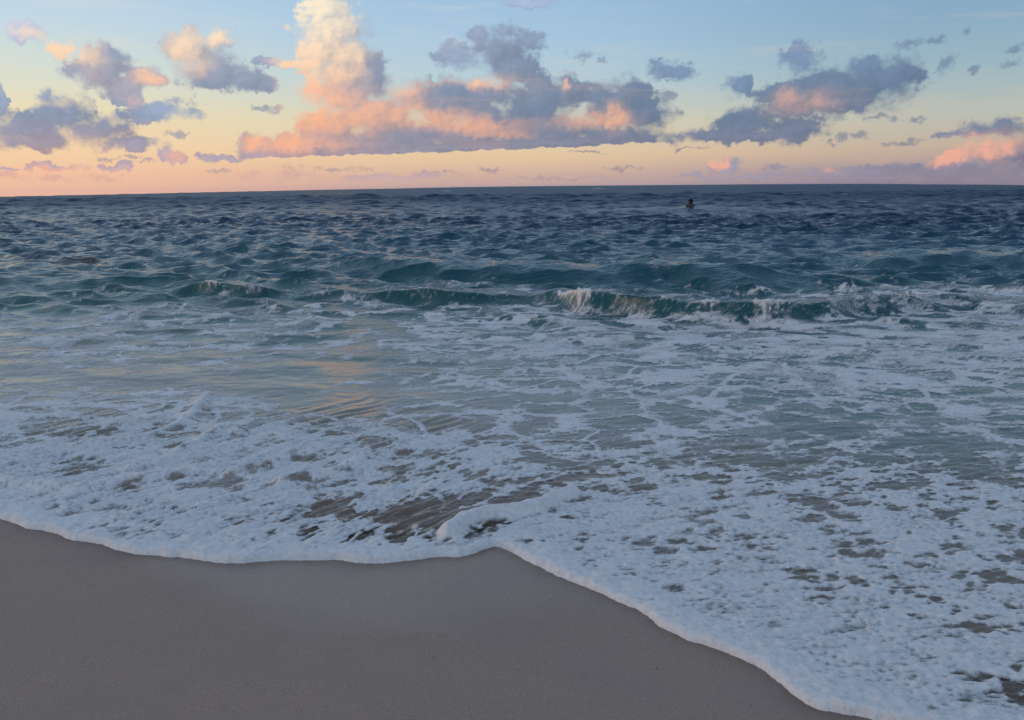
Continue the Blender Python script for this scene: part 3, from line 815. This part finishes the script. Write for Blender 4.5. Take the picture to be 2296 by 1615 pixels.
# ------------------------------------------------------------------ whitecaps far out
def whitecap(px, py, wpx, hpx, label, seed):
    x0, y0 = ground(px, py)
    k = y0/F0
    w, h = wpx*k, hpx*k*0.65
    nu, nv = 26, 9
    u = np.linspace(-1, 1, nu)[None, :].repeat(nv, 0); v = np.linspace(-1, 1, nv)[:, None].repeat(nu, 1)
    r = np.sqrt(np.clip(1 - u*u, 0, 1))
    z = h*r*np.clip(1 - v*v, 0, 1)**0.7*(0.75 + 0.8*fbm(u*2.6 + seed, v*1.3 + seed, 4, seed)) - 0.03
    x = u*w*0.5 + 0.08*w*fbm(u*2, v*2, 2, seed + 3); y = v*0.35*w*(0.3 + 0.7*r)
    me = grid_mesh('whitecap', np.stack([x, y, z], -1).reshape(-1, 3), quads(nv, nu), {'cover': 0.10 + 0.8*r*(1 - np.abs(v)**2)*(0.75 + 1.2*fbm(u*5 + seed, v*3, 4, seed))})
    o = link('whitecap', me, FOAM, label=label, category='whitecap', group='whitecaps out on the open sea')
    zi = np.argmin((X - x0)**2 + (Y - y0)**2)
    o.location = (x0, y0, float(Z.ravel()[zi]))
    return o
for i, a in enumerate([
    (1342,426,28,9,'brightest peaked whitecap close to the horizon'),
    (1440,430,44,3,'thin flat whitecap right of the peaked one'),
    (906,444,26,6,'whitecap out at sea below the tall cloud'),
    (842,463,24,5,'pinkish whitecap nearer than the others on the left'),
    (1000,430,24,4,'faint whitecap on the horizon left of the peaked one'),
    (1480,449,20,3,'small whitecap just above and left of the swimmer'),
    (1560,433,30,2.5,'thin whitecap line far above the swimmer'),
    (1358,467,28,5,'soft whitecap left of the swimmer'),
    (1895,437,30,3,'thin whitecap on the right part of the horizon'),
    (1935,457,30,4,'lowest whitecap on the right side of the sea')]):
    whitecap(*a, 200 + i*5)

# ------------------------------------------------------------------ swimmer
def skin(name, pts, edges, radii, mat, parent=None, sub=2):
    me = bpy.data.meshes.new(name)
    me.from_pydata(pts, edges, [])
    o = bpy.data.objects.new(name, me); COL.objects.link(o)
    o.modifiers.new('skin', 'SKIN')
    for v, r in zip(me.skin_vertices[0].data, radii):
        v.radius = (r, r) if not isinstance(r, tuple) else r
    me.skin_vertices[0].data[0].use_root = True
    o.modifiers.new('sub', 'SUBSURF').levels = sub
    o.modifiers['sub'].render_levels = sub
    dg = bpy.context.evaluated_depsgraph_get()
    m2 = bpy.data.meshes.new_from_object(o.evaluated_get(dg))
    bpy.data.objects.remove(o)
    m2.name = name
    m2.polygons.foreach_set('use_smooth', np.ones(len(m2.polygons), bool))
    m2.materials.clear(); m2.materials.append(mat)
    return link(name, m2, None, parent)
SKIN = mat_plain('tanned skin', (0.06, 0.030, 0.020), 0.5)
HAIR = mat_plain('wet dark hair', (0.010, 0.008, 0.007), 0.35, 0.004, 60)
person = link('person', None, None, label='swimmer far out with dark wet hair, head and shoulders above the water', category='person')
person.location = (sx, sy, 0.50); person.rotation_euler = (0, 0, math.radians(58))
# the face looks along -x (left in the picture)
body = skin('body', [(0.02,0,-0.75),(0.01,0,-0.35),(0.0,0,-0.06),(0.0,0,0.045),(-0.015,0,0.11),(-0.028,0,0.19),(-0.02,0,0.27),(-0.095,0,0.15),
             (0.0,-0.19,-0.02),(-0.12,-0.26,-0.18),(-0.33,-0.20,-0.10),(0.0,0.19,-0.02),(-0.12,0.26,-0.18),(-0.36,0.18,-0.12)],
            [(0,1),(1,2),(2,3),(3,4),(4,5),(5,6),(4,7),(2,8),(8,9),(9,10),(2,11),(11,12),(12,13)],
            [(0.13,0.16),(0.14,0.17),(0.12,0.14),(0.062,0.062),(0.085,0.08),(0.10,0.088),(0.07,0.065),0.035,0.075,0.05,0.035,0.075,0.05,0.035], SKIN, person)
bm = bmesh.new()
bmesh.ops.create_icosphere(bm, subdivisions=3, radius=1.0)
for v in bm.verts:
    c = v.co.copy()
    back = max(0.0, c.x)
    v.co = Vector((c.x*0.175 + 0.035 + 0.03*back*max(0, -c.z), c.y*0.155, c.z*0.165 + 0.222 - 0.06*back*(0.5 - 0.5*c.z)))
    v.co += v.co.normalized()*0.006*math.sin(c.y*23 + c.z*7)
bmesh.ops.delete(bm, geom=[f for f in bm.faces if f.calc_center_median().x < -0.075 and f.calc_center_median().z < 0.27], context='FACES')
hm = bpy.data.meshes.new('hair'); bm.to_mesh(hm); bm.free()
hm.polygons.foreach_set('use_smooth', np.ones(len(hm.polygons), bool))
link('hair', hm, HAIR, person)
def small_ball(name, c, r, mat, parent):
    b = bmesh.new(); bmesh.ops.create_icosphere(b, subdivisions=2, radius=1.0)
    for v in b.verts: v.co = Vector((v.co.x*r[0] + c[0], v.co.y*r[1] + c[1], v.co.z*r[2] + c[2]))
    me = bpy.data.meshes.new(name); b.to_mesh(me); b.free()
    me.polygons.foreach_set('use_smooth', np.ones(len(me.polygons), bool))
    return link(name, me, mat, parent)
EYEM = mat_plain('dark eye', (0.02, 0.015, 0.012), 0.2)
for sgn in (-1, 1):
    small_ball('eye', (-0.108, 0.034*sgn, 0.205), (0.012, 0.015, 0.009), EYEM, person)
    small_ball('ear', (-0.005, 0.098*sgn, 0.185), (0.020, 0.012, 0.032), SKIN, person)
small_ball('nose', (-0.130, 0, 0.178), (0.020, 0.013, 0.022), SKIN, person)
small_ball('mouth', (-0.118, 0, 0.140), (0.010, 0.024, 0.006), mat_plain('lips', (0.16, 0.05, 0.045), 0.4), person)

# ------------------------------------------------------------------ scattered shell grains on the sand
SHELL = mat_plain('dark shell grain', (0.06, 0.05, 0.045), 0.6)
bm = bmesh.new()
rg = np.random.default_rng(77)
for i in range(46):
    gx, gy = rg.uniform(-2.4, 1.6), rg.uniform(1.5, 3.6)
    if gy > float(_ey(gx)) - 0.12: continue
    sz = float(shore(np.array([gx]), np.array([gy]))[0])
    r = rg.uniform(0.0010, 0.0022)
    mat = Matrix.Translation((gx, gy, float(bed(np.array([sz]))[0]) + 0.004)) @ Matrix.Rotation(rg.uniform(0, 6), 4, 'Z') @ Matrix.Diagonal((r*1.6, r, r*0.7, 1))
    bmesh.ops.create_icosphere(bm, subdivisions=1, radius=1.0, matrix=mat)
me = bpy.data.meshes.new('shell_grains'); bm.to_mesh(me); bm.free()
link('shell_grains', me, SHELL, kind='stuff', label='tiny dark shell grains scattered over the smooth sand', category='shell grains')
